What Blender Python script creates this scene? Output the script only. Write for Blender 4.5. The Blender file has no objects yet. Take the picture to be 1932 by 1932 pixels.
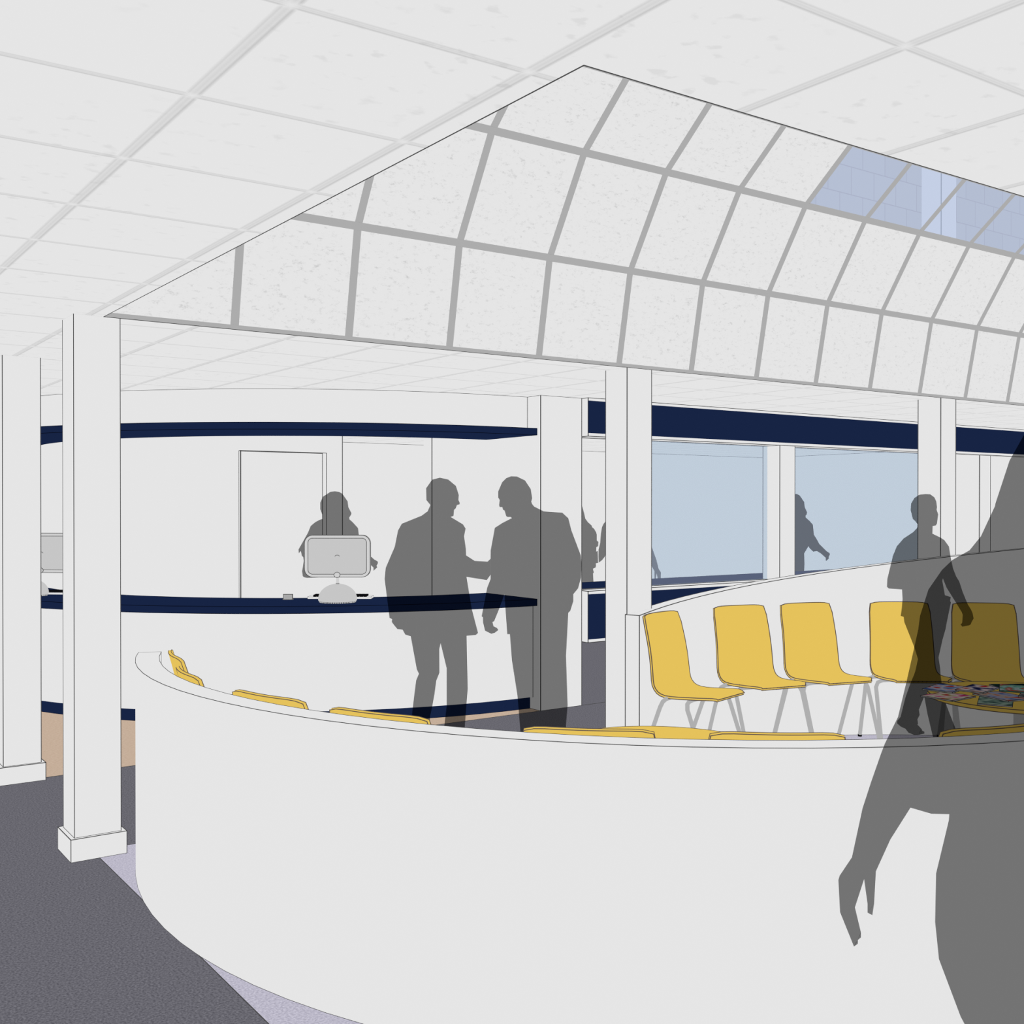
# Waiting room and reception of an office, rebuilt as a 3D model.
# All coordinates below are in site units; S converts them to metres.
import bpy, bmesh, math, random
from mathutils import Vector, Matrix
from mathutils.geometry import delaunay_2d_cdt
S = 1 / 1.2
C = bpy.context.scene.collection
sc = bpy.context.scene
random.seed(4)

# ------------------------------------------------------------------ materials
def lin(c):
    c /= 255.0
    return c / 12.92 if c <= 0.04045 else ((c + 0.055) / 1.055) ** 2.4
def rgb(r, g, b): return (lin(r), lin(g), lin(b), 1)
def new_mat(name):
    m = bpy.data.materials.new(name); m.use_nodes = True
    nt = m.node_tree; nt.nodes.clear()
    return m, nt, nt.nodes.new('ShaderNodeOutputMaterial')
def flat(name, r, g, b):
    m, nt, out = new_mat(name)
    d = nt.nodes.new('ShaderNodeBsdfDiffuse'); d.inputs[0].default_value = rgb(r, g, b)
    nt.links.new(d.outputs[0], out.inputs[0]); return m
def mth(nt, op, a, b=None, c=None):
    n = nt.nodes.new('ShaderNodeMath'); n.operation = op
    for i, v in enumerate((a, b, c)):
        if v is None: continue
        if isinstance(v, (int, float)): n.inputs[i].default_value = v
        else: nt.links.new(v, n.inputs[i])
    return n.outputs[0]
def noise_mat(name, c0, c1, scale, detail=2, lo=.35, hi=.65, stretch=(1, 1, 1), rough=.6):
    m, nt, out = new_mat(name)
    tc = nt.nodes.new('ShaderNodeTexCoord'); mp = nt.nodes.new('ShaderNodeMapping'); mp.inputs['Scale'].default_value = stretch
    nz = nt.nodes.new('ShaderNodeTexNoise'); nz.inputs['Scale'].default_value = scale
    nz.inputs['Detail'].default_value = detail; nz.inputs['Roughness'].default_value = rough
    cr = nt.nodes.new('ShaderNodeValToRGB'); d = nt.nodes.new('ShaderNodeBsdfDiffuse')
    cr.color_ramp.elements[0].position = lo; cr.color_ramp.elements[0].color = rgb(*c0)
    cr.color_ramp.elements[1].position = hi; cr.color_ramp.elements[1].color = rgb(*c1)
    L = nt.links.new
    L(tc.outputs['Object'], mp.inputs[0]); L(mp.outputs[0], nz.inputs['Vector']); L(nz.outputs[0], cr.inputs[0])
    L(cr.outputs[0], d.inputs[0]); L(d.outputs[0], out.inputs[0]); return m
def tint_glass(name, trans, body=None):
    m, nt, out = new_mat(name)
    t = nt.nodes.new('ShaderNodeBsdfTransparent'); t.inputs[0].default_value = (*trans, 1)
    if body:
        d = nt.nodes.new('ShaderNodeBsdfDiffuse'); d.inputs[0].default_value = (*body, 1)
        a = nt.nodes.new('ShaderNodeAddShader')
        nt.links.new(t.outputs[0], a.inputs[0]); nt.links.new(d.outputs[0], a.inputs[1]); nt.links.new(a.outputs[0], out.inputs[0])
    else: nt.links.new(t.outputs[0], out.inputs[0])
    return m

WHITE = flat('white_paint', 229, 229, 229)
INK = flat('dark_joint', 72, 72, 72)
INKN = flat('navy_joint', 8, 12, 26)
INKC = flat('chair_edge', 96, 84, 78)
INKG = flat('grey_joint', 150, 155, 160)
NAVY = flat('navy_laminate', 23, 36, 68)
YELLOW = flat('yellow_shell', 229, 194, 91)
STEEL = flat('grey_metal', 175, 175, 175)
MULL = flat('grey_mullion', 172, 172, 172)
SCREEN = flat('pale_grey_plastic', 198, 198, 198)
BEZEL = flat('light_grey_plastic', 208, 208, 208)
DGREY = flat('mid_grey_card', 168, 168, 168)
BLACK = flat('black_plastic', 14, 14, 16)
PAPER = flat('paper_white', 225, 225, 225)
CARPET = noise_mat('charcoal_carpet', (82, 81, 89), (123, 122, 130), 125, 3, .32, .68)
LAV = noise_mat('lavender_carpet', (166, 163, 180), (206, 203, 218), 125, 3, .32, .68)
TAN = noise_mat('tan_vinyl', (184, 159, 138), (208, 187, 167), 60, 4, .3, .7, (1, 3, 1))
PLASTER = noise_mat('textured_plaster', (203, 203, 203), (229, 229, 229), 42, 10, .36, .455, (.55, 1.1, 1.1), .82)
GLASS_S = tint_glass('skylight_glass', (.705, .795, 1.0))
GLASS_W = tint_glass('partition_glass', (.550, .640, .700), (.21, .305, .52))
SHADOW = tint_glass('smoky_translucent', (.468, .468, .468))
SHADOW2 = tint_glass('dense_smoky_translucent', (.28, .27, .20))

def ceiling_mat():
    m, nt, out = new_mat('ceiling_tiles')
    L = nt.links.new
    tc = nt.nodes.new('ShaderNodeTexCoord'); sp = nt.nodes.new('ShaderNodeSeparateXYZ'); L(tc.outputs['Object'], sp.inputs[0])
    T = .6096 * S
    def dist(sock, off):      # signed distance to the nearest joint of the grid
        a = mth(nt, 'SUBTRACT', sock, off * S); b = mth(nt, 'DIVIDE', a, T)
        r = mth(nt, 'ROUND', b); return mth(nt, 'MULTIPLY', mth(nt, 'SUBTRACT', b, r), T)
    du = dist(sp.outputs[0], 1.5425); dv = dist(sp.outputs[1], 3.339)
    def band(s, c, w):        # soft bar of half width w around c
        x = mth(nt, 'ABSOLUTE', mth(nt, 'SUBTRACT', s, c))
        return mth(nt, 'MAXIMUM', mth(nt, 'SUBTRACT', 1.0, mth(nt, 'DIVIDE', x, w)), 0.0)
    au = mth(nt, 'ABSOLUTE', du); av = mth(nt, 'ABSOLUTE', dv)
    near_v = mth(nt, 'MINIMUM', mth(nt, 'DIVIDE', av, .02), 1.0); near_u = mth(nt, 'MINIMUM', mth(nt, 'DIVIDE', au, .02), 1.0)
    gu = mth(nt, 'MAXIMUM', mth(nt, 'MULTIPLY', band(du, .011, .008), 1.0), mth(nt, 'MAXIMUM', mth(nt, 'MULTIPLY', band(du, -.011, .008), .65), mth(nt, 'MULTIPLY', band(du, 0, .018), .55)))
    gv = mth(nt, 'MAXIMUM', mth(nt, 'MULTIPLY', band(dv, .0075, .006), .95), mth(nt, 'MAXIMUM', mth(nt, 'MULTIPLY', band(dv, -.0075, .006), .6), mth(nt, 'MULTIPLY', band(dv, 0, .012), .5)))
    g = mth(nt, 'MAXIMUM', mth(nt, 'MULTIPLY', gu, near_v), mth(nt, 'MULTIPLY', gv, near_u))
    g = mth(nt, 'MINIMUM', g, 1.0)
    # small scuffs, stronger on some tiles
    mp = nt.nodes.new('ShaderNodeMapping'); mp.inputs['Scale'].default_value = (1, 1.25, 1); L(tc.outputs['Object'], mp.inputs[0])
    nz = nt.nodes.new('ShaderNodeTexNoise'); nz.inputs['Scale'].default_value = 17; nz.inputs['Detail'].default_value = 3; L(mp.outputs[0], nz.inputs['Vector'])
    nb = nt.nodes.new('ShaderNodeTexNoise'); nb.inputs['Scale'].default_value = 1.5; nb.inputs['Detail'].default_value = 1; L(tc.outputs['Object'], nb.inputs['Vector'])
    s1 = mth(nt, 'MULTIPLY', mth(nt, 'MAXIMUM', mth(nt, 'SUBTRACT', nz.outputs[0], .60), 0.0), 4.0)
    s2 = mth(nt, 'MINIMUM', mth(nt, 'MULTIPLY', mth(nt, 'MAXIMUM', mth(nt, 'SUBTRACT', nb.outputs[0], .40), 0.0), 5.0), 1.0)
    s = mth(nt, 'MINIMUM', mth(nt, 'MULTIPLY', s1, s2), .32)
    tot = mth(nt, 'MINIMUM', mth(nt, 'ADD', mth(nt, 'MULTIPLY', g, 1.0), mth(nt, 'MULTIPLY', s, 1.0)), 1.0)
    cr = nt.nodes.new('ShaderNodeValToRGB')
    cr.color_ramp.elements[0].color = rgb(229, 229, 229); cr.color_ramp.elements[1].color = rgb(198, 198, 198)
    d = nt.nodes.new('ShaderNodeBsdfDiffuse'); L(tot, cr.inputs[0]); L(cr.outputs[0], d.inputs[0]); L(d.outputs[0], out.inputs[0])
    return m
CEIL = ceiling_mat()

def block_mat():
    m, nt, out = new_mat('concrete_blockwork')
    tc = nt.nodes.new('ShaderNodeTexCoord'); mp = nt.nodes.new('ShaderNodeMapping')
    mp.inputs['Rotation'].default_value = (math.pi / 2, 0, 0)
    b = nt.nodes.new('ShaderNodeTexBrick'); b.inputs['Scale'].default_value = 1
    b.inputs['Color1'].default_value = rgb(212, 212, 212); b.inputs['Color2'].default_value = rgb(209, 209, 209)
    b.inputs['Mortar'].default_value = rgb(200, 198, 200); b.inputs['Mortar Size'].default_value = .004
    b.inputs['Brick Width'].default_value = .33 * S; b.inputs['Row Height'].default_value = .2548 * S
    b.offset = .5
    mp.inputs['Location'].default_value = (8.3145 * S * -1 + .165 * S, 5.026 * S, 0)
    d = nt.nodes.new('ShaderNodeBsdfDiffuse'); L = nt.links.new
    L(tc.outputs['Object'], mp.inputs[0]); L(mp.outputs[0], b.inputs['Vector']); L(b.outputs[0], d.inputs[0]); L(d.outputs[0], out.inputs[0])
    return m
BLOCK = block_mat()

def cover_mat(name, cols, seed, scale):
    m, nt, out = new_mat(name)
    tc = nt.nodes.new('ShaderNodeTexCoord'); mp = nt.nodes.new('ShaderNodeMapping'); mp.inputs['Location'].default_value = (seed, seed * .7, 0)
    nz = nt.nodes.new('ShaderNodeTexNoise'); nz.inputs['Scale'].default_value = scale; nz.inputs['Detail'].default_value = 1.5
    cr = nt.nodes.new('ShaderNodeValToRGB'); e = cr.color_ramp.elements
    n = len(cols)
    while len(e) < n: e.new(.5)
    for i, c in enumerate(cols):
        e[i].position = .3 + .4 * i / (n - 1); e[i].color = rgb(*c)
    d = nt.nodes.new('ShaderNodeBsdfDiffuse'); L = nt.links.new
    L(tc.outputs['Object'], mp.inputs[0]); L(mp.outputs[0], nz.inputs['Vector']); L(nz.outputs[0], cr.inputs[0]); L(cr.outputs[0], d.inputs[0]); L(d.outputs[0], out.inputs[0])
    return m

# ------------------------------------------------------------------ mesh helpers
class MB:
    """collects polygons in site units; build() links them as one mesh object"""
    def __init__(s): s.v = []; s.f = []; s.m = []
    def add(s, vs, fs, m=0):
        o = len(s.v); s.v += [tuple(p) for p in vs]; s.f += [tuple(i + o for i in f) for f in fs]; s.m += [m] * len(fs); return s
    def ink(s, p, q, w, m=1):
        p = Vector(p); q = Vector(q); d = q - p
        if d.length < 1e-6: return
        d.normalize(); p = p - d * w * .5; q = q + d * w * .5
        a = d.cross(Vector((0, 0, 1)))
        if a.length < .05: a = d.cross(Vector((1, 0, 0)))
        a.normalize(); b = d.cross(a) * w * .5; a = a * w * .5
        vs = [p + a + b, p - a + b, p - a - b, p + a - b, q + a + b, q - a + b, q - a - b, q + a - b]
        s.add(vs, [(0, 1, 2, 3), (7, 6, 5, 4), (0, 4, 5, 1), (1, 5, 6, 2), (2, 6, 7, 3), (3, 7, 4, 0)], m)
    def line(s, pts, w, m=1):
        for p, q in zip(pts, pts[1:]): s.ink(p, q, w, m)
    def box(s, x0, x1, y0, y1, z0, z1, m=0, w=0, im=1, skip=''):
        P = [(x0, y0, z0), (x1, y0, z0), (x1, y1, z0), (x0, y1, z0), (x0, y0, z1), (x1, y0, z1), (x1, y1, z1), (x0, y1, z1)]
        s.add(P, [(3, 2, 1, 0), (4, 5, 6, 7), (0, 1, 5, 4), (1, 2, 6, 5), (2, 3, 7, 6), (3, 0, 4, 7)], m)
        if w:
            E = []
            if 'b' not in skip: E += [(0, 1), (1, 2), (2, 3), (3, 0)]
            if 't' not in skip: E += [(4, 5), (5, 6), (6, 7), (7, 4)]
            if 'v' not in skip: E += [(0, 4), (1, 5), (2, 6), (3, 7)]
            for a, b in E: s.ink(P[a], P[b], w, im)
        return s
    def ring(s, c, r0, r1, a0, a1, z0, z1, m=0, step=3.75, w=0, im=1, edges='', flat_to=None):
        """curved slab from angle a0 to a1 (degrees); z0/z1 numbers or functions of angle"""
        n = max(1, int(round(abs(a1 - a0) / step))); A = [a0 + (a1 - a0) * i / n for i in range(n + 1)]
        fz0 = z0 if callable(z0) else (lambda a: z0); fz1 = z1 if callable(z1) else (lambda a: z1)
        def pt(r, a, z): return (c[0] + r * math.cos(math.radians(a)), c[1] + r * math.sin(math.radians(a)), z)
        V = []
        for a in A: V += [pt(r0, a, fz0(a)), pt(r1, a, fz0(a)), pt(r1, a, fz1(a)), pt(r0, a, fz1(a))]
        Fs = [(0, 1, 2, 3), tuple(4 * n + k for k in (3, 2, 1, 0))]
        for i in range(n):
            for k in range(4): Fs.append((4 * i + k, 4 * i + 4 + k, 4 * i + 4 + (k + 1) % 4, 4 * i + (k + 1) % 4))
        s.add(V, Fs, m)
        if w:
            for k, key in enumerate(('ib', 'ob', 'ot', 'it')):
                if key in edges: s.line([V[4 * i + k] for i in range(n + 1)], w, im)
            for i, key in ((0, 's'), (n, 'e')):
                if key in edges.split(','):
                    for k in range(4): s.ink(V[4 * i + k], V[4 * i + (k + 1) % 4], w, im)
        return s
    def tube(s, pts, r, m=0, n=10):
        pts = [Vector(p) for p in pts]; R = []
        up = None
        for i, p in enumerate(pts):
            t = (pts[min(i + 1, len(pts) - 1)] - pts[max(i - 1, 0)]).normalized()
            if up is None: up = t.orthogonal().normalized()
            up = (up - t * up.dot(t)).normalized(); b = t.cross(up)
            R.append([p + (up * math.cos(2 * math.pi * k / n) + b * math.sin(2 * math.pi * k / n)) * r for k in range(n)])
        V = [q for ring in R for q in ring]; Fs = []
        for i in range(len(pts) - 1):
            for k in range(n): Fs.append((i * n + k, i * n + (k + 1) % n, (i + 1) * n + (k + 1) % n, (i + 1) * n + k))
        Fs.append(tuple(range(n))[::-1]); Fs.append(tuple((len(pts) - 1) * n + k for k in range(n)))
        s.add(V, Fs, m); return s
    def lathe(s, prof, c=(0, 0), m=0, n=48):
        V = []; Fs = []
        for r, z in prof:
            for k in range(n): V.append((c[0] + r * math.cos(2 * math.pi * k / n), c[1] + r * math.sin(2 * math.pi * k / n), z))
        for i in range(len(prof) - 1):
            for k in range(n): Fs.append((i * n + k, i * n + (k + 1) % n, (i + 1) * n + (k + 1) % n, (i + 1) * n + k))
        Fs.append(tuple(range(n))[::-1]); Fs.append(tuple((len(prof) - 1) * n + k for k in range(n)))
        s.add(V, Fs, m); return s
    def prism(s, poly, z0, z1, m=0, w=0, im=1, edges='bt'):
        n = len(poly)
        V = [(x, y, z0) for x, y in poly] + [(x, y, z1) for x, y in poly]
        s.add(V, [tuple(range(n))[::-1], tuple(range(n, 2 * n))] + [(i, (i + 1) % n, n + (i + 1) % n, n + i) for i in range(n)], m)
        if w:
            for i in range(n):
                j = (i + 1) % n
                if 'b' in edges: s.ink(V[i], V[j], w, im)
                if 't' in edges: s.ink(V[n + i], V[n + j], w, im)
                if 'v' in edges: s.ink(V[i], V[n + i], w, im)
        return s
    def build(s, name, mats, parent=None, o=(0, 0, 0), smooth=False):
        me = bpy.data.meshes.new(name)
        me.from_pydata([((x - o[0]) * S, (y - o[1]) * S, (z - o[2]) * S) for x, y, z in s.v], [], s.f); me.update()
        for m in (mats if isinstance(mats, (list, tuple)) else [mats]): me.materials.append(m)
        for p, i in zip(me.polygons, s.m): p.material_index = min(i, len(me.materials) - 1); p.use_smooth = smooth
        ob = bpy.data.objects.new(name, me); C.objects.link(ob)
        if parent: ob.parent = parent
        else: ob.location = (o[0] * S, o[1] * S, o[2] * S)
        return ob
def thing(name, label, cat, o=(0, 0, 0), rz=0, group=None):
    e = bpy.data.objects.new(name, None); C.objects.link(e); e.empty_display_size = .1
    e.location = (o[0] * S, o[1] * S, o[2] * S); e.rotation_euler = (0, 0, rz)
    return tag(e, label, cat, group)
def tag(e, label, cat, group=None):
    e['label'] = label; e['category'] = cat
    if group: e['group'] = group
    return e
def structure(ob, label=None):
    ob['kind'] = 'structure'
    if label: ob['label'] = label
    return ob

ZC = 2.959                                   # ceiling height
# ------------------------------------------------------------------ floor, ceiling, walls
def poly_z(mb, x0, x1, y0, y1, z, m): mb.add([(x0, y0, z), (x1, y0, z), (x1, y1, z), (x0, y1, z)], [(0, 1, 2, 3)], m)
fl = MB()
poly_z(fl, -4, 18.2, 6.305, 8.207, 0, 0); poly_z(fl, -4, 1.59, -3, 6.305, 0, 0)
poly_z(fl, 1.59, 18.2, -3, 6.305, 0, 1)
poly_z(fl, -4, 6.11, 8.207, 16.3, 0, 2); poly_z(fl, 6.11, 18.2, 8.207, 16.3, 0, 0)
fl.add([(-4, -3, -.05), (18.2, -3, -.05), (18.2, 16.3, -.05), (-4, 16.3, -.05)], [(3, 2, 1, 0)], 0)
fl.ink((1.59, 0, 0), (1.59, 6.305, 0), .0032, 3); fl.ink((1.59, 6.305, 0), (12, 6.305, 0), .0032, 3)
fl.ink((-1, 8.207, 0), (6.1, 8.207, 0), .005, 3); fl.ink((6.6, 8.207, 0), (17, 8.207, 0), .006, 3)
structure(fl.build('floor', [CARPET, LAV, TAN, INK]), 'charcoal carpet floor with lavender carpet inlay and tan strip by the desk')

LU0, LU1, LV0, LV1 = 1.624, 17.924, 2.01, 6.187    # opening of the skylight
ce = MB()
for (a, b, c, d) in ((-4, LU0, -3, 16.3), (LU1, 18.2, -3, 16.3), (LU0, LU1, -3, LV0), (LU0, LU1, LV1, 16.3)):
    ce.add([(a, c, ZC), (b, c, ZC), (b, d, ZC), (a, d, ZC)], [(3, 2, 1, 0)], 0)
    ce.add([(a, c, ZC + .12), (b, c, ZC + .12), (b, d, ZC + .12), (a, d, ZC + .12)], [(0, 1, 2, 3)], 1)
ce.line([(LU0, LV0, ZC), (LU1, LV0, ZC)], .0028, 2); ce.line([(LU0, LV0, ZC), (LU0, LV1, ZC)], .003, 2); ce.line([(LU0, LV1, ZC), (LU1, LV1, ZC)], .0052, 2)
structure(ce.build('ceiling', [CEIL, WHITE, INK]), 'suspended ceiling of square white tiles with a pale grey grid')

b = MB().box(-4, 18.2, 16.03, 16.25, 0, ZC); b.ink((-4, 16.03, ZC), (17.9, 16.03, ZC), .0105); b.ink((17.9, 16.03, 0), (17.9, 16.03, ZC), .0105)
structure(b.build('wall_back', [WHITE, INK]), 'far white wall seen through the openings')
b = MB().box(17.9, 18.15, 8.12, 16.03, 0, ZC); b.ink((17.9, 8.5, ZC), (17.9, 16.03, ZC), .0105)
structure(b.build('wall_right', [WHITE, INK]), 'white side wall of the glazed room')
b = MB().box(3.42, 5.2018, 10.5, 10.68, 0, ZC); b.ink((5.2018, 10.5, .9), (5.2018, 10.5, ZC), .007)
structure(b.build('wall_left', [WHITE, INK]), 'white wall with the door behind the reception desk')
b = MB().box(6.306, 7.87, 10.5, 10.68, 0, ZC); b.ink((6.306, 10.5, .9), (6.306, 10.5, ZC), .007)
structure(b.build('wall_rear', [WHITE, INK]), 'white wall panel behind the two shaking men')
b = MB().box(6.112, 6.604, 8.206, 8.9, 0, ZC)
for z in (0, ZC): b.line([(6.112, 8.42, z), (6.112, 8.206, z), (6.604, 8.206, z)], .0062)
for x in (6.112, 6.604): b.ink((x, 8.206, 0), (x, 8.206, ZC), .0062)
structure(b.build('wall_pier', [WHITE, INK]), 'white pier at the right end of the reception desk')
# door behind the desk
b = MB().box(4.062, 4.997, 10.46, 10.5, 0, 2.475, 0, .006, skip='b')
dr = structure(b.build('door_1', [WHITE, INK]), 'white door behind the reception desk')
MB().box(4.062, 4.948, 10.452, 10.46, 0, 2.469, 0, .0055, skip='b').build('door_leaf', [WHITE, INK], dr)

# ------------------------------------------------------------------ columns
def column(x, y, w, label, pl=.0245):
    t = thing('column', label, 'column', (x + .123, y + .123, 0), group='square columns')
    o = (x + .123, y + .123, 0)
    sh = MB().box(x, x + .246, y, y + .246, .123, ZC)
    for (a, c) in ((x, y), (x + .246, y), (x, y + .246)): sh.ink((a, c, .123), (a, c, ZC), w)
    sh.line([(x, y + .246, .123), (x, y, .123), (x + .246, y, .123)], w)
    sh.build('shaft', [WHITE, INK], t, o)
    MB().box(x - pl, x + .2705, y - .0245, y + .2705, 0, .123, 0, w).build('plinth', [WHITE, INK], t, o)
    return t
column(1.465, 6.187, .0034, 'nearest square white column, on a plinth left of the curved low wall')
column(1.465, 8.16, .0046, 'white square column on a plinth at the far left edge', .04)
column(5.414, 6.187, .0048, 'white square column at the end of the rising curved wall')
t4 = column(9.383, 6.187, .006, 'white square column in front of the glazing, rising past the skylight')
us = MB().box(9.383, 9.629, 6.187, 6.433, ZC + .12, 5.4); us.ink((9.383, 6.187, 4), (9.383, 6.187, 5.4), .004)
us.build('upper_shaft', [WHITE, INKG], t4, (9.506, 6.31, 0))

# ------------------------------------------------------------------ curved low walls round the waiting area
CA = (4.65, 4.971)
near = MB().ring(CA, 2.965, 3.086, 157.8, 322, 0, 1.109, 0, 3.732, .0022, 1, 'ot,it,ob,s')
near.build('curved_partition', [WHITE, INK])
tag(bpy.data.objects['curved_partition'], 'large curved white low wall in the foreground', 'low wall', 'curved low walls')
CB = (6.256, 3.479)
far = MB().ring(CB, 2.719, 2.84, 107.6, -20, 0, lambda a: 1.109 + (107.6 - a) * .00606, 0, 3.75, .0052, 1, 'ot,it,ib,s')
o = far.build('curved_partition', [WHITE, INK])
tag(o, 'curved white low wall rising to the right behind the yellow chairs', 'low wall', 'curved low walls')

# ------------------------------------------------------------------ reception desk, canopy and bulkhead
CD = (6.14, 12.6); AE = 269.6; AS = 166
t = thing('reception_desk', 'curved white reception desk with navy worktop and plinth', 'desk', (3.6, 9.6, 0)); og = (3.6, 9.6, 0)
MB().ring(CD, 3.475, 4.34, AS, AE, .984, 1.046, 0, 3.75, .0045, 1, 'ot,ob,it,s,e').build('worktop', [NAVY, INKN], t, og)
MB().ring(CD, 4.19, 4.275, AS, AE, .115, .984, 0, 3.75, .0052, 1, 's,e').build('front_panel', [WHITE, INK], t, og)
MB().ring(CD, 4.14, 4.23, AS, AE, 0, .115, 0, 3.75, .005, 1, 'ot,ob').build('toe_kick', [NAVY, INKN], t, og)
t = thing('ceiling_canopy', 'curved navy canopy under a white bulkhead above the reception desk', 'canopy', (3.6, 9.6, 2.589)); og = (3.6, 9.6, 2.589)
MB().ring(CD, 3.475, 4.34, AS, AE, 2.589, 2.651, 0, 3.75, .0045, 1, 'ob,ib,ot,s,e').build('navy_ledge', [NAVY, INKN], t, og)
MB().ring(CD, 4.0, 4.185, AS, AE, 2.651, ZC, 0, 3.75, .0062, 1, 'ot,e').build('bulkhead', [WHITE, INK], t, og)
t = MB().box(4.42, 5.3, 9.78, 9.98, 0, 1.212)
tag(t.build('back_counter', WHITE), 'plain white low cabinet hidden behind the monitor on the reception desk', 'cabinet')

# ------------------------------------------------------------------ glazed screen on the right
VF = 8.124; VB = 8.37
t = thing('glazed_screen', 'long white framed window screen with navy bands and blue glass', 'window screen', (6.617, VF, .613)); og = (6.617, VF, .613)
h = MB().box(6.617, 17.9, VF, VB, 2.59, ZC - .002, 0, .0065); h.ink((6.617, 8.29, 2.588), (17.9, 8.29, 2.588), .005)
h = h.build('header_panel', [WHITE, INK], t, og)
MB().box(6.618, 17.9, VF - .004, VF, 2.62, 2.93).build('navy_band', [NAVY], h, og)
s = MB().box(6.617, 17.9, VF, VB, .613, 1.105, 0, .0065); s.ink((6.617, 8.29, 1.107), (17.9, 8.29, 1.107), .005); s.ink((6.617, 8.316, 1.107), (17.9, 8.316, 1.107), .004)
s = s.build('sill_panel', [WHITE, INK], t, og)
MB().box(6.618, 17.9, VF - .004, VF, .643, 1.076).build('navy_band', [NAVY], s, og)
for a in (7.08, 9.329): MB().box(a, a + .249, VF, 8.366, 1.105, 2.59, 0, .0058).build('post', [WHITE, INK], t, og)
w = MB().box(12.655, 17.9, 8.2, 8.366, 1.105, 2.59, 0, .006); w.box(13.289, 13.536, 8.19, 8.2, 1.105, 2.59, 0, .006)
w.build('solid_panel', [WHITE, INK], t, og)
for i, (a, c) in enumerate(((7.329, 9.329), (9.578, 12.655))):
    MB().add([(a, 8.303, 1.105), (c, 8.303, 1.105), (c, 8.303, 2.59), (a, 8.303, 2.59)], [(0, 1, 2, 3)]).build('glass_pane', GLASS_W, t, og)
t = thing('worktop_counter', 'long navy topped counter in the room behind the glazing', 'counter', (12, 8.94, 0)); og = (12, 8.94, 0)
MB().box(6.9, 17.85, 8.94, 9.72, .99, 1.05, 0, .005).build('worktop', [NAVY, INKN], t, og)
for a in (6.95, 17.75): MB().box(a, a + .06, 8.98, 9.68, 0, .99).build('end_support', WHITE, t, og)

# ------------------------------------------------------------------ vaulted skylight
SEC = [(6.187, 2.959), (6.058, 3.646), (5.675, 4.277), (5.117, 4.746), (4.46, 4.99), (3.737, 4.99), (3.08, 4.746), (2.522, 4.277), (2.139, 3.646), (2.01, 2.959)]
t = thing('vaulted_skylight', 'barrel vaulted skylight of textured panels in a grey grid', 'skylight', (LU0, 4.0985, ZC)); og = (LU0, 4.0985, ZC)
U = [LU0 + .741 * k for k in range(23)]
GU = U[7]
def quad(a, b, p, q, off=0):
    # strip between section points p and q, from a to b
    return [(a, p[0], p[1]), (b, p[0], p[1]), (b, q[0], q[1]), (a, q[0], q[1])]
for i in range(9):
    p, q = SEC[i], SEC[i + 1]
    end = GU if i == 2 else LU1
    MB().add(quad(LU0, end, p, q), [(0, 1, 2, 3)]).build('plaster_panel', PLASTER, t, og)
for k in range(7, 22):
    MB().add(quad(U[k], U[k + 1], SEC[2], SEC[3]), [(0, 1, 2, 3)]).build('glass_pane', GLASS_S, t, og)
for uu in (LU0, LU1):
    MB().add([(uu, y, z) for y, z in SEC], [tuple(range(10))]).build('end_panel', WHITE, t, og)
def inward(p, d):
    c = Vector((4.0985, 2.934)); v = c - Vector(p); v.normalize(); return (p[0] + v.x * d, p[1] + v.y * d)
IN = [(SEC[0][0] - .008, SEC[0][1])] + [inward(p, .008) for p in SEC[1:-1]] + [(SEC[-1][0] + .008, SEC[-1][1])]
for k in range(1, 22):
    r = MB(); a, b2 = U[k] - .024, U[k] + .024
    for i in range(9):
        A, B = IN[i], IN[i + 1]; A2, B2 = SEC[i], SEC[i + 1]
        V = [(a, *A), (b2, *A), (b2, *B), (a, *B), (a, *A2), (b2, *A2), (b2, *B2), (a, *B2)]
        r.add(V, [(0, 1, 2, 3), (7, 6, 5, 4), (0, 4, 5, 1), (2, 6, 7, 3), (1, 5, 6, 2), (3, 7, 4, 0)])
    r.build('rib', MULL, t, og)
def lerp(p, q, s): return (p[0] + (q[0] - p[0]) * s, p[1] + (q[1] - p[1]) * s)
for i in range(10):
    r = MB(); segs = []
    if i > 0: segs.append((IN[i], lerp(IN[i], IN[i - 1], .034)))
    if i < 9: segs.append((IN[i], lerp(IN[i], IN[i + 1], .034)))
    for A, B in segs:
        A = inward(A, .001); B = inward(B, .001); A2 = inward(A, -.008); B2 = inward(B, -.008)
        r.add([(LU0, *A), (LU1, *A), (LU1, *B), (LU0, *B), (LU0, *A2), (LU1, *A2), (LU1, *B2), (LU0, *B2)],
              [(0, 1, 2, 3), (7, 6, 5, 4), (0, 4, 5, 1), (2, 6, 7, 3), (1, 5, 6, 2), (3, 7, 4, 0)])
    r.build('purlin', MULL, t, og)
structure(MB().box(1.6, 18.2, 6.40, 6.7, 3.3, 7.2).build('wall_outside', BLOCK), 'grey block wall seen through the skylight glass')

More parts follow.
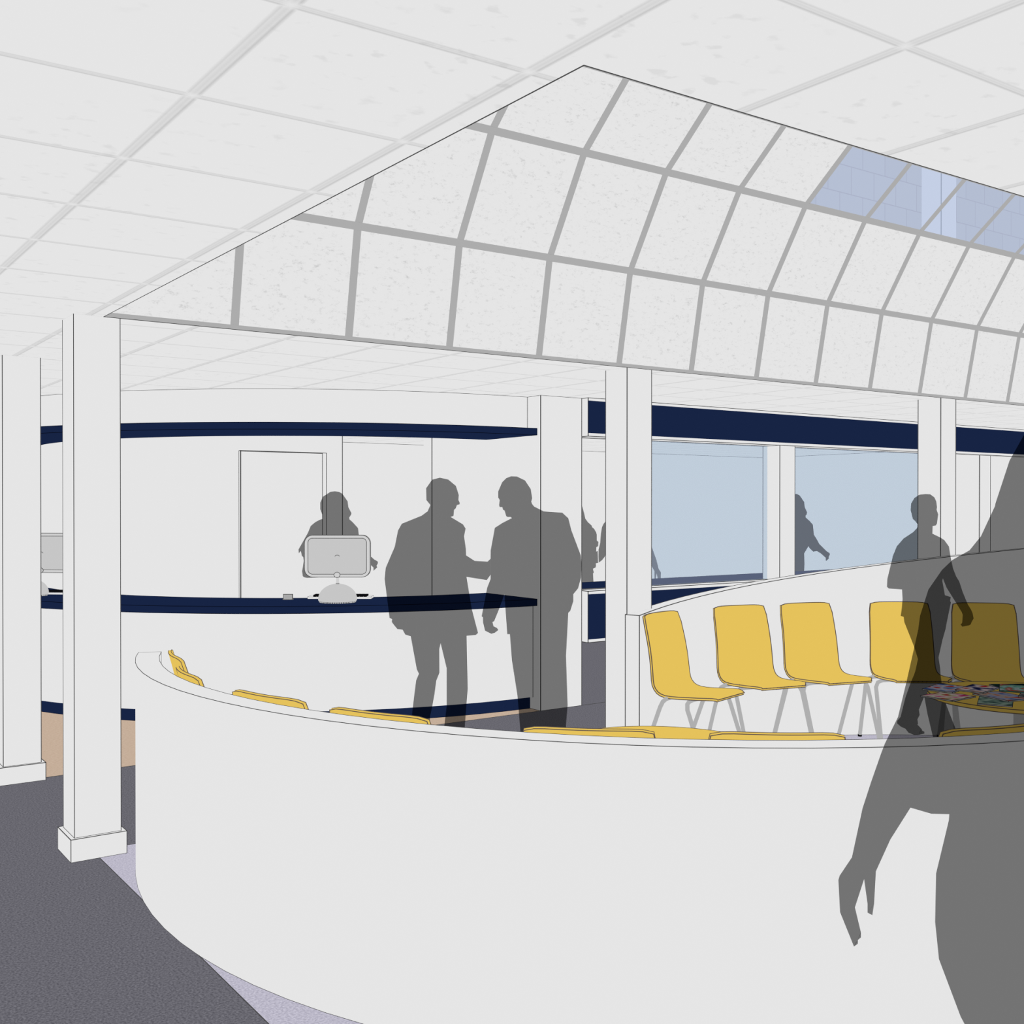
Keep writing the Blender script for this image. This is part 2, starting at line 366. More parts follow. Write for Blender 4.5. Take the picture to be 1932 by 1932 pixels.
# ------------------------------------------------------------------ chairs
PROF = [(0, 1.12), (.022, 1.04), (.043, .955), (.060, .88), (.074, .80), (.084, .72), (.091, .65), (.098, .615), (.110, .592), (.130, .570), (.155, .557), (.190, .549), (.235, .547), (.30, .549), (.385, .555), (.46, .560), (.52, .5635), (.553, .562), (.575, .558), (.585, .552)]
def chair_proto(w, label, group):
    t = thing('waiting_chair', label, 'chair', group=group)
    NJ = 13; n = len(PROF); top = []; nor = []
    for i, (x, z) in enumerate(PROF):
        a = PROF[max(i - 1, 0)]; c = PROF[min(i + 1, n - 1)]
        tx, tz = c[0] - a[0], c[1] - a[1]; L = math.hypot(tx, tz); nx, nz = -tz / L, tx / L   # towards the sitter
        hw = .245 + .017 * min(1, max(0, (1.12 - z) / .5))
        if x > .50: hw -= .064 * min(1, (x - .50) / .08) ** 1.15
        if i == 0: hw -= .010
        bow = .03 * max(0, min(1, (z - .57) / .35))
        row = []
        for j in range(NJ):
            s = -1 + 2 * j / (NJ - 1)
            row.append((x + bow * (s * s - 1), hw * s, z - (.012 * s ** 8 if i == 0 else 0)))
        top.append(row); nor.append((nx, nz))
    th = .016; m = MB()
    V = [p for r in top for p in r]; k0 = len(V)
    V += [(p[0] - nor[i][0] * th, p[1], p[2] - nor[i][1] * th) for i, r in enumerate(top) for p in r]
    Fs = []
    for i in range(n - 1):
        for j in range(NJ - 1):
            a, b2, c, d = i * NJ + j, i * NJ + j + 1, (i + 1) * NJ + j + 1, (i + 1) * NJ + j
            Fs.append((a, d, c, b2)); Fs.append((k0 + a, k0 + b2, k0 + c, k0 + d))
    loop = [j for j in range(NJ)] + [i * NJ + NJ - 1 for i in range(1, n)] + [(n - 1) * NJ + j for j in range(NJ - 2, -1, -1)] + [i * NJ for i in range(n - 2, 0, -1)]
    for q in range(len(loop)):
        a, b2 = loop[q], loop[(q + 1) % len(loop)]; Fs.append((a, b2, k0 + b2, k0 + a))
    m.add(V, Fs, 0)
    for off in (0, k0):
        m.line([V[off + q] for q in loop + [loop[0]]], w, 1)
    m.build('seat_shell', [YELLOW, INKC], t)
    for xb, xf, yl in ((.205, .009, .325), (.385, .571, .305)):      # rear and front tube frames: cross rail under the seat, legs splayed
        for sgn in (-1, 1):
            lg = MB(); sx = -1 if xf < xb else 1
            lg.tube([(xb, sgn * .20, .530), (xb + sx * .001, sgn * (yl - .055), .527), (xb + sx * .005, sgn * (yl - .018), .512), (xb + sx * .016, sgn * yl, .475), (xb + sx * .03, sgn * yl, .44), (xf - sx * .005, sgn * yl, .018)], .0155, 0, 12)
            lo = lg.build('leg', STEEL, t)
            MB().lathe([(.017, 0), (.017, .019)], (xf - sx * .003, sgn * yl), 0, 12).build('foot_glide', BLACK, lo)
        MB().tube([(xb, -.205, .530), (xb, .205, .530)], .0155, 0, 12).build('cross_rail', STEEL, t)
    return t
def copy_tree(o, parent=None):
    c = o.copy(); C.objects.link(c); c.parent = parent
    for ch in o.children: copy_tree(ch, c)
    return c
def place(o, x, y, ang, label):
    o.location = (x * S, y * S, 0); o.rotation_euler = (0, 0, math.radians(ang)); o['label'] = label
far0 = chair_proto(.0055, '', 'yellow chairs against the rising curved wall')
near0 = chair_proto(.0028, '', 'yellow chairs against the foreground curved wall')
FARC = [(5.658, 6.073, 15.5, 'yellow shell chair beside the square column, first of the far row'),
        (6.560, 6.131, -12, 'yellow shell chair second from the column in the far row'),
        (7.178, 5.976, -14.5, 'yellow shell chair in the middle of the far row, third from the column'),
        (7.885, 5.583, -37.5, 'yellow shell chair half covered by the walking figure'),
        (8.366, 5.122, -47, 'yellow shell chair directly behind the magazine table')]
NEARC = [(1.935, 5.895, -101, 'yellow chair at the far left end of the curved wall, nearest the wall end'),
         (1.778, 5.240, -96, 'yellow chair second from the left end of the curved wall'),
         (1.838, 4.405, -74, 'yellow chair whose back shows left of the standing men, third from the left end'),
         (2.034, 3.786, -65, 'yellow chair below the left shaking man, behind the curved wall'),
         (2.505, 3.073, -43.1, 'yellow chair in front of the round table, left one of the pair'),
         (3.005, 2.629, -38.3, 'yellow chair in front of the round table, right one of the pair'),
         (3.742, 2.250, -17, 'yellow chair behind the curved wall under the magazine table')]
for i, (x, y, a, lb) in enumerate(FARC):
    place(far0 if i == 0 else copy_tree(far0), x, y, a - 90, lb)
for i, (x, y, a, lb) in enumerate(NEARC):
    place(near0 if i == 0 else copy_tree(near0), x, y, a + 90, lb)

# ------------------------------------------------------------------ round tables and magazines
def table(x, y, r, w, label):
    t = thing('coffee_table', label, 'table', (x, y, 0), group='round yellow tables')
    m = MB().lathe([(r, -.025), (r, 0)], (0, 0), 0, 64)
    for z in (-.025, 0):
        m.line([(r * math.cos(2 * math.pi * k / 64), r * math.sin(2 * math.pi * k / 64), z) for k in range(65)], w)
    tp = MB(); tp.v = [(a, b, c + .6) for a, b, c in m.v]; tp.f = m.f; tp.m = m.m
    tp.build('table_top', [YELLOW, INKC], t)
    MB().lathe([(.043, .02), (.043, .575)], n=24).build('stem', STEEL, t)
    MB().lathe([(.28, 0), (.28, .012), (.05, .022)], n=40).build('base_disc', STEEL, t)
table(7.285, 4.181, .605, .005, 'round yellow table strewn with magazines')
table(4.062, 4.374, .630, .0038, 'bare round yellow table hidden behind the foreground chairs')
MAGS = [('blue', 7.283, 4.758, 13.1, .325, .22, .566, 'blue and red magazine at the left rear of the table', [(60, 84, 150), (120, 140, 190), (205, 205, 215), (190, 60, 60), (196, 20, 40)]),
        ('pink', 7.054, 4.589, 0.5, .29, .25, .553, 'pink magazine overhanging the left table edge', [(190, 30, 90), (222, 120, 160), (226, 220, 205), (180, 160, 110), (200, 40, 70)]),
        ('green', 7.136, 4.275, 29.2, .31, .22, .553, 'grey green magazine lying by the front table edge', [(20, 26, 40), (80, 110, 105), (150, 175, 160), (190, 205, 190)]),
        ('red', 7.329, 4.331, -13, .246, .322, .562, 'blue magazine with a red flash in the centre of the table', [(60, 84, 150), (150, 160, 200), (190, 170, 150), (196, 20, 40)]),
        ('face', 7.408, 4.576, 10.2, .326, .2, .575, 'portrait magazine in navy and skin tones at the table centre', [(20, 30, 80), (60, 60, 110), (226, 216, 220), (214, 170, 150), (200, 40, 60)]),
        ('right', 7.50, 4.19, 24.1, .24, .2, .572, 'pale magazine under the teal one at the right', [(100, 140, 140), (190, 205, 200), (30, 40, 60), (205, 190, 180)]),
        ('dark', 7.772, 4.46, -30, .06, .30, .560, 'black backed magazine at the rear of the table', [(10, 14, 20), (20, 60, 55), (40, 44, 50)]),
        ('teal', 7.60, 4.385, 30, .30, .235, .583, 'teal edged magazine on top of the others at the right', [(24, 26, 36), (190, 205, 205), (90, 170, 150), (200, 60, 50), (205, 215, 210)])]
mat_by = {}
for i, (nm, x, y, a, L_, W_, z, lb, cols) in enumerate(MAGS):
    # x, y centre; a heading of the long edge
    if nm == 'dark': L_, W_ = .27, .2; a = -30; x, y = 7.80, 4.53; 
    kz = (1.92 - z - .05) / (1.92 - z); x, y, L_, W_, z = x * kz, y * kz, L_ * kz, W_ * kz, z + .0545
    mt = cover_mat('magazine_cover_' + nm, cols, 3.1 * i + .3, 13)
    m = MB().box(-L_ / 2, L_ / 2, -W_ / 2, W_ / 2, -.0035, .0035, 0, .0034, 1)
    m.m[0:6] = [2, 0, 2, 2, 2, 2]
    edge = flat('magazine_edge_' + nm, *((70, 150, 130) if nm == 'teal' else (205, 205, 205)))
    ob = m.build('magazine', [mt, INK, edge]); ob.location = (x * S, y * S, z * S); ob.rotation_euler = (0, 0, math.radians(a))
    tag(ob, lb, 'magazine', 'magazines on the round table')

# ------------------------------------------------------------------ computers on the desk
AZ = math.atan2(2924, 2061)                 # bearing of the camera axis from the site grid
FW = Vector((math.cos(AZ), math.sin(AZ), 0)); RT = Vector((math.sin(AZ), -math.cos(AZ), 0))
YAW = math.atan2(RT.y, RT.x)                # local x = picture right, local y = away from the camera
def rrect(w, h, r, n=8):
    P = []
    for cx, cz, a0 in ((w - r, h - r, 0), (-w + r, h - r, 90), (-w + r, -h + r, 180), (w - r, -h + r, 270)):
        for k in range(n + 1):
            a = math.radians(a0 + 90 * k / n); P.append((cx + r * math.cos(a), cz + r * math.sin(a)))
    return P
def slab(poly, y0, y1, zc, m=0, w=0, im=1, back=True, mb=None):
    mb = mb or MB(); n = len(poly)
    V = [(x, y0, z + zc) for x, z in poly] + [(x, y1, z + zc) for x, z in poly]
    mb.add(V, [tuple(range(n)), tuple(range(n, 2 * n))[::-1]] + [(i, n + i, n + (i + 1) % n, (i + 1) % n) for i in range(n)], m)
    if w:
        mb.line(V[:n] + [V[0]], w, im)
        if back: mb.line(V[n:] + [V[n]], w, im)
    return mb
def computer(x, y, rz, label, dx=0):
    t = thing('desktop_computer', label, 'computer', (x, y, 1.046), rz, 'computers on the reception desk')
    base = MB(); R = .175
    prof = [(R * .955, .014), (R * .99, .02), (R, .03)] + [(R * math.cos(math.radians(a)), .03 + R * .80 * math.sin(math.radians(a))) for a in range(8, 90, 8)] + [(.004, .03 + R * .80)]
    base.lathe(prof, n=64); base = base.build('dome_base', SCREEN, t, smooth=True)
    v = MB()
    for k in range(64):
        a = 2 * math.pi * k / 64; a2 = a + .055
        v.add([(R * r_ * math.cos(q), R * r_ * math.sin(q), z) for r_, q, z in ((.934, a, .003), (.934, a2, .003), (.954, a2, .0125), (.954, a, .0125))], [(0, 1, 2, 3)], 0)
    v.lathe([(R * .92, 0), (R * .95, .0145)], m=1, n=64).build('vent_ring', [PAPER, BLACK], base)
    arm = MB().tube([(0, 0, .16), (dx * .6, -.005, .215), (dx, -.01, .25)], .0135, 0, 12).tube([(0, 0, .164), (0, 0, .174)], .016, 1, 12)
    arm.build('arm', [BEZEL, INK], t)
    mon = slab(rrect(.298, .19, .075), -.02, .02, .421, 0, .0048)
    mon.v = [(a + dx, b, c) for a, b, c in mon.v]; mon = mon.build('monitor', [BEZEL, INK], t)
    sc_ = slab(rrect(.265, .163, .04), -.024, -.02, .421, 0, .0045, back=False)
    for s0, s1 in ((200, 340),): pass
    sc_.line([(.022 * math.cos(math.radians(a)), -.025, .415 + .016 * math.sin(math.radians(a))) for a in range(20, 161, 10)], .0035, 1)
    sc_.v = [(a + dx, b, c) for a, b, c in sc_.v]; sc_.build('back_cover', [SCREEN, INK], mon)
    hg = slab([(.028 * math.cos(math.radians(a)), .024 * math.sin(math.radians(a))) for a in range(0, 360, 20)], -.034, -.024, .252, 0, .0042, back=False)
    hg.v = [(a + dx, b, c) for a, b, c in hg.v]; hg.build('hinge', [BEZEL, INK], mon)
def keyboard(x, y, rz, w, label):
    t = thing('keyboard', label, 'keyboard', (x, y, 1.049), rz, 'keyboards behind the computers')
    MB().box(-w, w, -.09, .09, 0, .02, 0, .002).build('keyboard_case', [PAPER, INK], t)
    k = MB()
    for r_ in range(5):
        for c_ in range(15):
            x0 = -w + .05 + c_ * (2 * w - .09) / 15; y0 = -.076 + r_ * .031
            k.box(x0, x0 + (2 * w - .09) / 15 * .86, y0, y0 + .026, .02, .036)
    k.build('keys', BLACK, t)
computer(4.42, 9.02, YAW, 'dome based computer standing on the reception desk in full view')
computer(2.285, 11.40, YAW - .12, 'dome based computer half seen between the two left columns', .135)
keyboard(4.632, 9.385, YAW, .298, 'keyboard behind the fully seen computer')
keyboard(2.565, 11.47, YAW - .12, .20, 'keyboard beside the half seen computer')
b = MB().box(-.042, .042, -.012, .012, 0, .05, 0, .004); b.box(-.044, .044, -.035, .035, 0, .006, 0, .003)
b = b.build('card_holder', [DGREY, INK]); b.location = (4.17 * S, 9.55 * S, 1.046 * S); b.rotation_euler = (0, 0, YAW)
tag(b, 'small grey card holder left of the computer on the reception desk', 'card holder')

# ------------------------------------------------------------------ people, smoky translucent figures
def figure(data, label, cap, mat, group=None, step=.04):
    (ox, oy), P = data
    P2 = []; n = len(P)
    for i in range(n):                                   # resample the outline
        a = Vector(P[i]); b_ = Vector(P[(i + 1) % n]); k = max(1, int((b_ - a).length / (step * 1.2)))
        for q in range(k): P2.append(a.lerp(b_, q / k))
    nb = len(P2)
    def dist(p):
        best = 9
        for i in range(nb):
            a = P2[i]; d = P2[(i + 1) % nb] - a; L2 = d.length_squared
            tt = 0 if L2 == 0 else max(0, min(1, (p - a).dot(d) / L2)); q = (a + d * tt - p).length
            if q < best: best = q
        return best
    def thick(d):                                        # rounded section, slim where the limb is slim
        q = min(d, cap); return min(math.sqrt(max(0, 2 * cap * q - q * q)), 1.3 * q + .002)
    def inside(p):
        c = False; j = nb - 1
        for i in range(nb):
            a, b_ = P2[i], P2[j]
            if (a.y > p.y) != (b_.y > p.y) and p.x < (b_.x - a.x) * (p.y - a.y) / (b_.y - a.y) + a.x: c = not c
            j = i
        return c
    xs = [p.x for p in P2]; ys = [p.y for p in P2]; inner = []
    y = min(ys) + step * .5; r = 0
    while y < max(ys):
        x = min(xs) + (step * .5 if r % 2 else 0)
        while x < max(xs):
            p = Vector((x, y))
            if inside(p) and dist(p) > step * .42: inner.append(p)
            x += step
        y += step * .87; r += 1
    co, ed, fa, *_ = delaunay_2d_cdt(P2 + inner, [(i, (i + 1) % nb) for i in range(nb)], [list(range(nb))], 1, 1e-6)
    H = []; ring = set()
    for i, p in enumerate(co):
        d = dist(p)
        if d < 1e-4: H.append(0); ring.add(i)
        else:
            H.append(thick(d))
    V = [(p.x, -h, p.y) for p, h in zip(co, H)]; bk = {}
    for i, (p, h) in enumerate(zip(co, H)):
        if i in ring: bk[i] = i
        else: bk[i] = len(V); V.append((p.x, h, p.y))
    Fs = []
    for f in fa:
        if all(i in ring for i in f):              # a sliver spanning the outline: give it its own thickness
            c_ = sum((co[i] for i in f), Vector((0, 0))) / len(f); h = max(.003, thick(dist(c_))); k = len(V); V.append((c_.x, -h, c_.y)); V.append((c_.x, h, c_.y))
            for a in range(len(f)):
                e0, e1 = f[a], f[(a + 1) % len(f)]; Fs.append((e0, e1, k)); Fs.append((e1, e0, k + 1))
            continue
        Fs.append(tuple(f)); g = tuple(bk[i] for i in reversed(f))
        Fs.append(g)
    used = {}
    m = MB(); m.add(V, Fs)
    ob = m.build('person', mat, smooth=True)
    ob.location = (ox * S, oy * S, 0); ob.rotation_euler = (0, 0, YAW)
    return tag(ob, label, 'person', group)
P3=((4.996, 10.181),[(-0.184,1.888),(-0.164,1.834),(-0.159,1.79),(-0.19,1.78),(-0.235,1.756),(-0.282,1.717),(-0.31,1.648),(-0.346,1.584),(-0.407,1.476),(-0.405,1.437),(-0.383,1.46),(-0.373,1.411),(-0.359,1.398),(-0.354,1.36),(-0.363,1.295),(-0.371,1.254),(-0.364,1.204),(-0.354,1.192),(-0.256,1.17),(-0.251,0.969),(-0.251,0.642),(-0.252,0.261),(-0.241,0.0),(-0.111,0.011),(-0.143,0.098),(-0.121,0.37),(-0.077,0.697),(-0.056,0.697),(-0.045,0.316),(-0.024,0.0),(0.096,0.011),(0.053,0.098),(0.064,0.37),(0.091,0.642),(0.119,0.969),(0.103,1.186),(0.108,1.338),(0.163,1.415),(0.249,1.371),(0.329,1.321),(0.361,1.291),(0.362,1.257),(0.401,1.294),(0.392,1.307),(0.407,1.335),(0.406,1.352),(0.367,1.375),(0.329,1.409),(0.282,1.453),(0.239,1.523),(0.213,1.611),(0.203,1.695),(0.147,1.757),(0.116,1.784),(0.113,1.804),(0.131,1.83),(0.136,1.848),(0.104,1.909),(0.097,1.969),(0.043,2.047),(0.008,2.067),(-0.033,2.072),(-0.078,2.068),(-0.158,2.016),(-0.184,1.956)])
P1=((4.528, 7.453),[(-0.091,2.063),(-0.089,1.969),(-0.057,1.929),(-0.079,1.879),(-0.127,1.844),(-0.285,1.78),(-0.315,1.726),(-0.341,1.597),(-0.413,1.429),(-0.422,1.34),(-0.383,1.03),(-0.363,1.02),(-0.365,0.997),(-0.349,0.975),(-0.321,0.941),(-0.279,0.936),(-0.258,0.897),(-0.214,0.883),(-0.166,0.62),(-0.149,0.584),(-0.171,0.532),(-0.187,0.408),(-0.204,0.261),(-0.21,0.124),(-0.218,0.0),(-0.032,0.0),(-0.032,0.023),(-0.07,0.082),(-0.061,0.24),(-0.043,0.324),(-0.025,0.424),(-0.011,0.529),(0.014,0.592),(0.013,0.781),(0.024,0.828),(0.072,0.629),(0.072,0.324),(0.053,0.171),(0.052,0.0),(0.272,0.0),(0.272,0.023),(0.221,0.073),(0.216,0.156),(0.23,0.345),(0.24,0.465),(0.233,0.765),(0.231,0.887),(0.305,0.894),(0.322,0.91),(0.272,1.101),(0.23,1.357),(0.392,1.331),(0.422,1.374),(0.422,1.501),(0.398,1.478),(0.295,1.484),(0.227,1.528),(0.225,1.581),(0.211,1.68),(0.223,1.742),(0.202,1.775),(0.104,1.834),(0.127,1.843),(0.131,1.89),(0.145,1.904),(0.154,1.929),(0.176,1.935),(0.176,1.948),(0.166,1.969),(0.169,2.009),(0.146,2.081),(0.085,2.132),(0.018,2.147),(-0.043,2.131)])
P2=((5.14, 7.021),[(-0.202,2.143),(-0.235,2.11),(-0.266,2.037),(-0.266,1.989),(-0.254,1.969),(-0.259,1.928),(-0.254,1.913),(-0.233,1.913),(-0.228,1.892),(-0.215,1.885),(-0.203,1.842),(-0.192,1.834),(-0.167,1.834),(-0.157,1.825),(-0.233,1.786),(-0.293,1.747),(-0.326,1.568),(-0.327,1.501),(-0.327,1.374),(-0.327,1.339),(-0.354,1.27),(-0.398,1.042),(-0.388,1.035),(-0.387,0.994),(-0.371,0.928),(-0.321,0.903),(-0.294,0.911),(-0.265,0.933),(-0.277,0.95),(-0.304,0.963),(-0.312,0.998),(-0.299,1.003),(-0.258,1.103),(-0.217,1.217),(-0.209,1.112),(-0.194,0.9),(-0.173,0.9),(-0.157,0.692),(-0.113,0.412),(-0.102,0.281),(-0.089,0.121),(-0.085,0.056),(-0.131,0.023),(-0.123,0.0),(0.088,0.0),(0.093,0.04),(0.086,0.175),(0.053,0.412),(0.051,0.762),(0.093,0.534),(0.106,0.42),(0.129,0.175),(0.131,0.082),(0.08,0.023),(0.097,0.0),(0.283,0.0),(0.274,0.032),(0.274,0.175),(0.287,0.333),(0.274,0.727),(0.292,1.07),(0.308,1.086),(0.332,1.163),(0.332,1.219),(0.37,1.265),(0.394,1.352),(0.398,1.462),(0.392,1.527),(0.317,1.726),(0.292,1.824),(0.244,1.868),(0.097,1.878),(0.02,1.917),(0.003,1.938),(-0.003,1.957),(0.004,1.983),(-0.007,2.056),(-0.053,2.125),(-0.117,2.156),(-0.163,2.158)])
P4=((8.236, 10.344),[(0.067,1.99),(0.073,2.067),(0.048,2.125),(-0.01,2.151),(-0.074,2.119),(-0.106,2.054),(-0.093,1.99),(-0.068,1.888),(-0.157,1.824),(-0.221,1.632),(-0.221,1.311),(-0.17,1.055),(-0.259,0.478),(-0.272,0.0),(-0.118,0.0),(-0.144,0.093),(-0.099,0.414),(-0.08,0.414),(-0.105,0.0),(0.048,0.0),(0.048,0.011),(0.023,0.125),(0.055,0.324),(0.138,0.606),(0.202,0.863),(0.212,1.01),(0.207,1.106),(0.216,1.119),(0.206,1.164),(0.237,1.178),(0.243,1.2),(0.24,1.229),(0.269,1.235),(0.263,1.379),(0.245,1.371),(0.247,1.424),(0.268,1.437),(0.272,1.487),(0.252,1.506),(0.252,1.575),(0.246,1.6),(0.221,1.645),(0.194,1.668),(0.193,1.683),(0.144,1.727),(0.113,1.771),(0.101,1.827),(0.073,1.928)])
P5=((8.768, 9.97),[(-0.377,1.311),(-0.374,1.238),(-0.335,1.267),(-0.304,1.305),(-0.293,1.331),(-0.218,1.375),(-0.193,1.235),(-0.192,0.991),(-0.167,0.542),(-0.192,0.031),(-0.205,0.0),(-0.051,0.0),(-0.064,0.125),(-0.026,0.542),(-0.006,0.542),(-0.012,0.0),(0.167,0.0),(0.167,0.018),(0.116,0.125),(0.141,0.478),(0.166,0.927),(0.153,1.183),(0.179,1.375),(0.264,1.199),(0.299,1.136),(0.3,1.042),(0.313,1.036),(0.325,1.108),(0.343,1.029),(0.375,1.029),(0.377,1.119),(0.349,1.164),(0.323,1.27),(0.294,1.35),(0.256,1.459),(0.236,1.632),(0.204,1.798),(0.127,1.869),(0.025,1.907),(0.057,1.984),(0.057,2.074),(0.012,2.138),(-0.059,2.151),(-0.116,2.106),(-0.129,2.029),(-0.11,1.965),(-0.103,1.901),(-0.154,1.875),(-0.244,1.811),(-0.293,1.736),(-0.317,1.705),(-0.336,1.664),(-0.348,1.588),(-0.357,1.475),(-0.376,1.395)])
P6=((11.836, 10.009),[(-0.095,2.091),(-0.168,2.058),(-0.204,1.993),(-0.211,1.92),(-0.189,1.811),(-0.189,1.76),(-0.269,1.716),(-0.342,1.629),(-0.4,1.52),(-0.458,1.374),(-0.451,1.301),(-0.414,1.265),(-0.407,1.156),(-0.421,1.01),(-0.384,0.719),(-0.311,0.427),(-0.282,0.099),(-0.267,0.0),(-0.107,0.0),(-0.136,0.136),(-0.093,0.5),(-0.064,0.5),(-0.048,0.0),(0.105,0.0),(0.104,0.021),(0.053,0.136),(0.082,0.5),(0.118,0.719),(0.105,1.01),(0.109,1.127),(0.105,1.271),(0.164,1.371),(0.177,1.346),(0.229,1.295),(0.281,1.303),(0.334,1.271),(0.402,1.21),(0.401,1.177),(0.408,1.167),(0.445,1.203),(0.441,1.221),(0.458,1.256),(0.455,1.275),(0.416,1.299),(0.313,1.4),(0.284,1.454),(0.238,1.528),(0.224,1.665),(0.181,1.715),(0.126,1.764),(0.122,1.786),(0.138,1.807),(0.144,1.836),(0.111,1.908),(0.104,1.977),(0.043,2.066),(0.004,2.087),(-0.021,2.087)])
P7=((7.452, 5.0),[(-0.123,1.983),(-0.149,1.94),(-0.152,1.889),(-0.135,1.821),(-0.118,1.807),(-0.097,1.779),(-0.102,1.753),(-0.132,1.721),(-0.206,1.672),(-0.258,1.612),(-0.288,1.538),(-0.3,1.486),(-0.33,1.362),(-0.333,1.302),(-0.319,1.288),(-0.217,1.281),(-0.213,1.206),(-0.219,1.134),(-0.227,1.078),(-0.204,1.07),(-0.199,1.03),(-0.122,0.838),(-0.094,0.746),(-0.112,0.662),(-0.123,0.627),(-0.15,0.564),(-0.189,0.453),(-0.227,0.301),(-0.251,0.273),(-0.253,0.252),(-0.225,0.227),(-0.189,0.211),(-0.165,0.18),(-0.121,0.163),(-0.085,0.165),(-0.043,0.173),(-0.044,0.188),(-0.059,0.195),(-0.065,0.209),(-0.097,0.243),(-0.092,0.249),(-0.097,0.283),(-0.08,0.317),(-0.086,0.357),(-0.049,0.45),(-0.043,0.45),(-0.021,0.329),(0.023,0.145),(0.062,0.1),(0.095,0.038),(0.111,0.0),(0.331,0.0),(0.331,0.022),(0.298,0.052),(0.233,0.117),(0.191,0.225),(0.151,0.325),(0.119,0.409),(0.098,0.496),(0.08,0.624),(0.077,0.674),(0.064,0.758),(0.094,0.894),(0.118,0.978),(0.124,1.014),(0.158,1.18),(0.152,1.194),(0.157,1.222),(0.112,1.237),(0.092,1.346),(0.096,1.366),(0.125,1.294),(0.193,1.186),(0.241,1.108),(0.249,1.086),(0.245,1.024),(0.233,1.012),(0.246,0.995),(0.297,1.005),(0.31,1.012),(0.319,1.034),(0.333,1.058),(0.325,1.098),(0.313,1.126),(0.288,1.166),(0.248,1.262),(0.222,1.342),(0.198,1.381),(0.174,1.442),(0.156,1.525),(0.142,1.611),(0.106,1.66),(0.075,1.68),(0.015,1.709),(0.017,1.768),(0.041,1.772),(0.05,1.787),(0.059,1.857),(0.047,1.893),(0.05,1.913),(0.044,1.957),(0.03,1.987),(-0.002,2.011),(-0.037,2.013),(-0.085,2.008)])
P8=((2.383, 1.379),[(0.018,2.083),(-0.015,2.024),(-0.047,1.926),(-0.048,1.92),(-0.08,1.851),(-0.106,1.819),(-0.145,1.797),(-0.169,1.774),(-0.2,1.729),(-0.219,1.669),(-0.223,1.638),(-0.232,1.597),(-0.249,1.521),(-0.269,1.437),(-0.299,1.376),(-0.307,1.355),(-0.33,1.289),(-0.35,1.227),(-0.374,1.115),(-0.402,1.073),(-0.405,1.063),(-0.401,0.989),(-0.369,0.91),(-0.36,0.917),(-0.36,0.925),(-0.353,0.931),(-0.353,0.942),(-0.367,1.0),(-0.346,1.065),(-0.338,1.008),(-0.338,0.988),(-0.327,0.982),(-0.323,1.009),(-0.319,1.083),(-0.286,1.156),(-0.24,1.229),(-0.192,1.215),(-0.151,1.214),(-0.152,1.2),(-0.181,1.078),(-0.183,0.967),(-0.174,0.881),(-0.124,0.749),(-0.115,0.732),(-0.084,0.637),(-0.077,0.527),(-0.089,0.344),(-0.077,0.136),(-0.137,0.038),(-0.149,0.002),(-0.137,0.0),(0.046,0.0),(0.058,0.063),(0.059,0.283),(0.075,0.503),(0.086,0.637),(0.099,0.503),(0.112,0.283),(0.104,0.087),(0.07,0.017),(0.076,0.0),(0.24,0.0),(0.25,0.075),(0.252,0.283),(0.275,0.527),(0.299,0.722),(0.323,0.942),(0.304,1.088),(0.271,1.222),(0.297,1.234),(0.328,1.136),(0.347,1.015),(0.365,0.942),(0.402,0.966),(0.405,1.088),(0.395,1.282),(0.363,1.501),(0.339,1.671),(0.308,1.762),(0.247,1.811),(0.205,1.853),(0.192,1.926),(0.186,2.011),(0.155,2.108),(0.113,2.15),(0.064,2.144)])
G1 = 'smoky figures'
figure(P3, 'dark translucent woman standing behind the monitor at the reception desk', .12, SHADOW, G1)
figure(P1, 'dark translucent man in a long jacket, left of the two shaking hands', .13, SHADOW, G1)
figure(P2, 'dark translucent man in a suit, right of the two shaking hands', .13, SHADOW, G1)
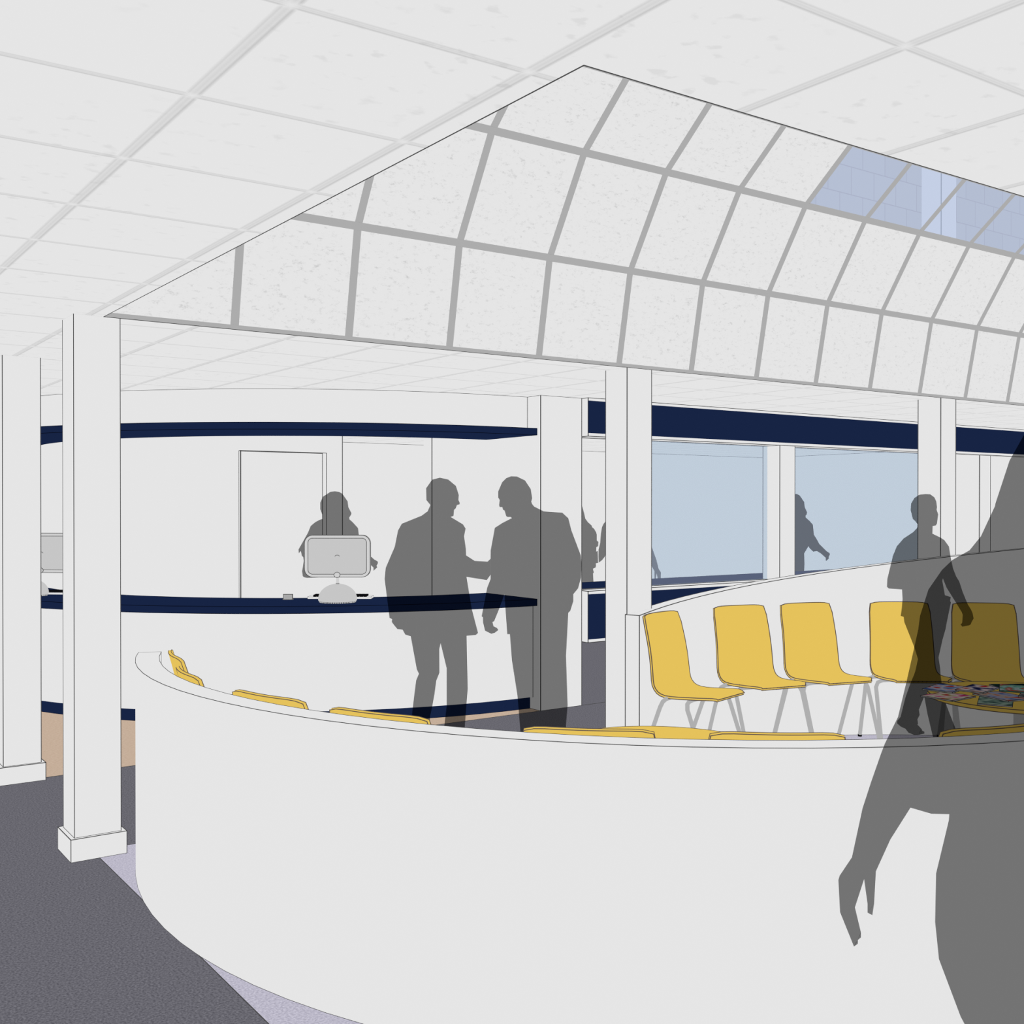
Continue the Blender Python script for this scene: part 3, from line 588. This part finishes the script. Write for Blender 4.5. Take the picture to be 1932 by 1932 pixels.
figure(P4, 'dark translucent figure mostly hidden by the white pier, in the far room', .12, SHADOW, G1, .05)
figure(P5, 'dark translucent figure mostly hidden by the middle column, hand on the counter', .12, SHADOW, G1, .05)
figure(P6, 'dark translucent figure behind the glass reaching out an arm, beside the window post', .12, SHADOW2, G1, .05)
figure(P7, 'dark translucent figure walking past the yellow chairs', .12, SHADOW, G1)
figure(P8, 'large dark translucent figure close by at the right edge, arm hanging', .12, SHADOW, G1, .035)

# ------------------------------------------------------------------ camera, light, view
cd = bpy.data.cameras.new('camera'); cam = bpy.data.objects.new('camera', cd); C.objects.link(cam)
cd.sensor_fit = 'HORIZONTAL'; cd.sensor_width = 36; cd.lens = 2061 / 1932 * 36; cd.clip_start = .05; cd.clip_end = 200
p = math.atan(11 / 2061)
fwd = FW * math.cos(p) - Vector((0, 0, 1)) * math.sin(p); up = RT.cross(fwd)
cam.matrix_world = Matrix(((RT.x, up.x, -fwd.x, 0), (RT.y, up.y, -fwd.y, 0), (RT.z, up.z, -fwd.z, 1.92 * S), (0, 0, 0, 1)))
sc.camera = cam
w = bpy.data.worlds.new('daylight'); sc.world = w; w.use_nodes = True
bg = w.node_tree.nodes['Background']; bg.inputs[0].default_value = rgb(229, 229, 229); bg.inputs[1].default_value = 0.02
w.cycles.sampling_method = 'NONE'
# even, shadow-free ambient light, as in the picture
sc.cycles.use_fast_gi = True; sc.cycles.fast_gi_method = 'ADD'
w.light_settings.ao_factor = 1.0; w.light_settings.distance = .0005
sc.cycles.min_transparent_bounces = 32; sc.cycles.min_light_bounces = 8; sc.cycles.diffuse_bounces = 0; sc.cycles.max_bounces = 24; sc.cycles.transparent_max_bounces = 32
sc.cycles.use_denoising = False
sc.cycles.use_adaptive_sampling = False
sc.cycles.pixel_filter_type = 'BLACKMAN_HARRIS'; sc.cycles.filter_width = 1.3
vs = sc.view_settings; vs.view_transform = 'Standard'; vs.look = 'None'; vs.exposure = 0; vs.gamma = 1; vs.use_curve_mapping = False
sc.display_settings.display_device = 'sRGB'
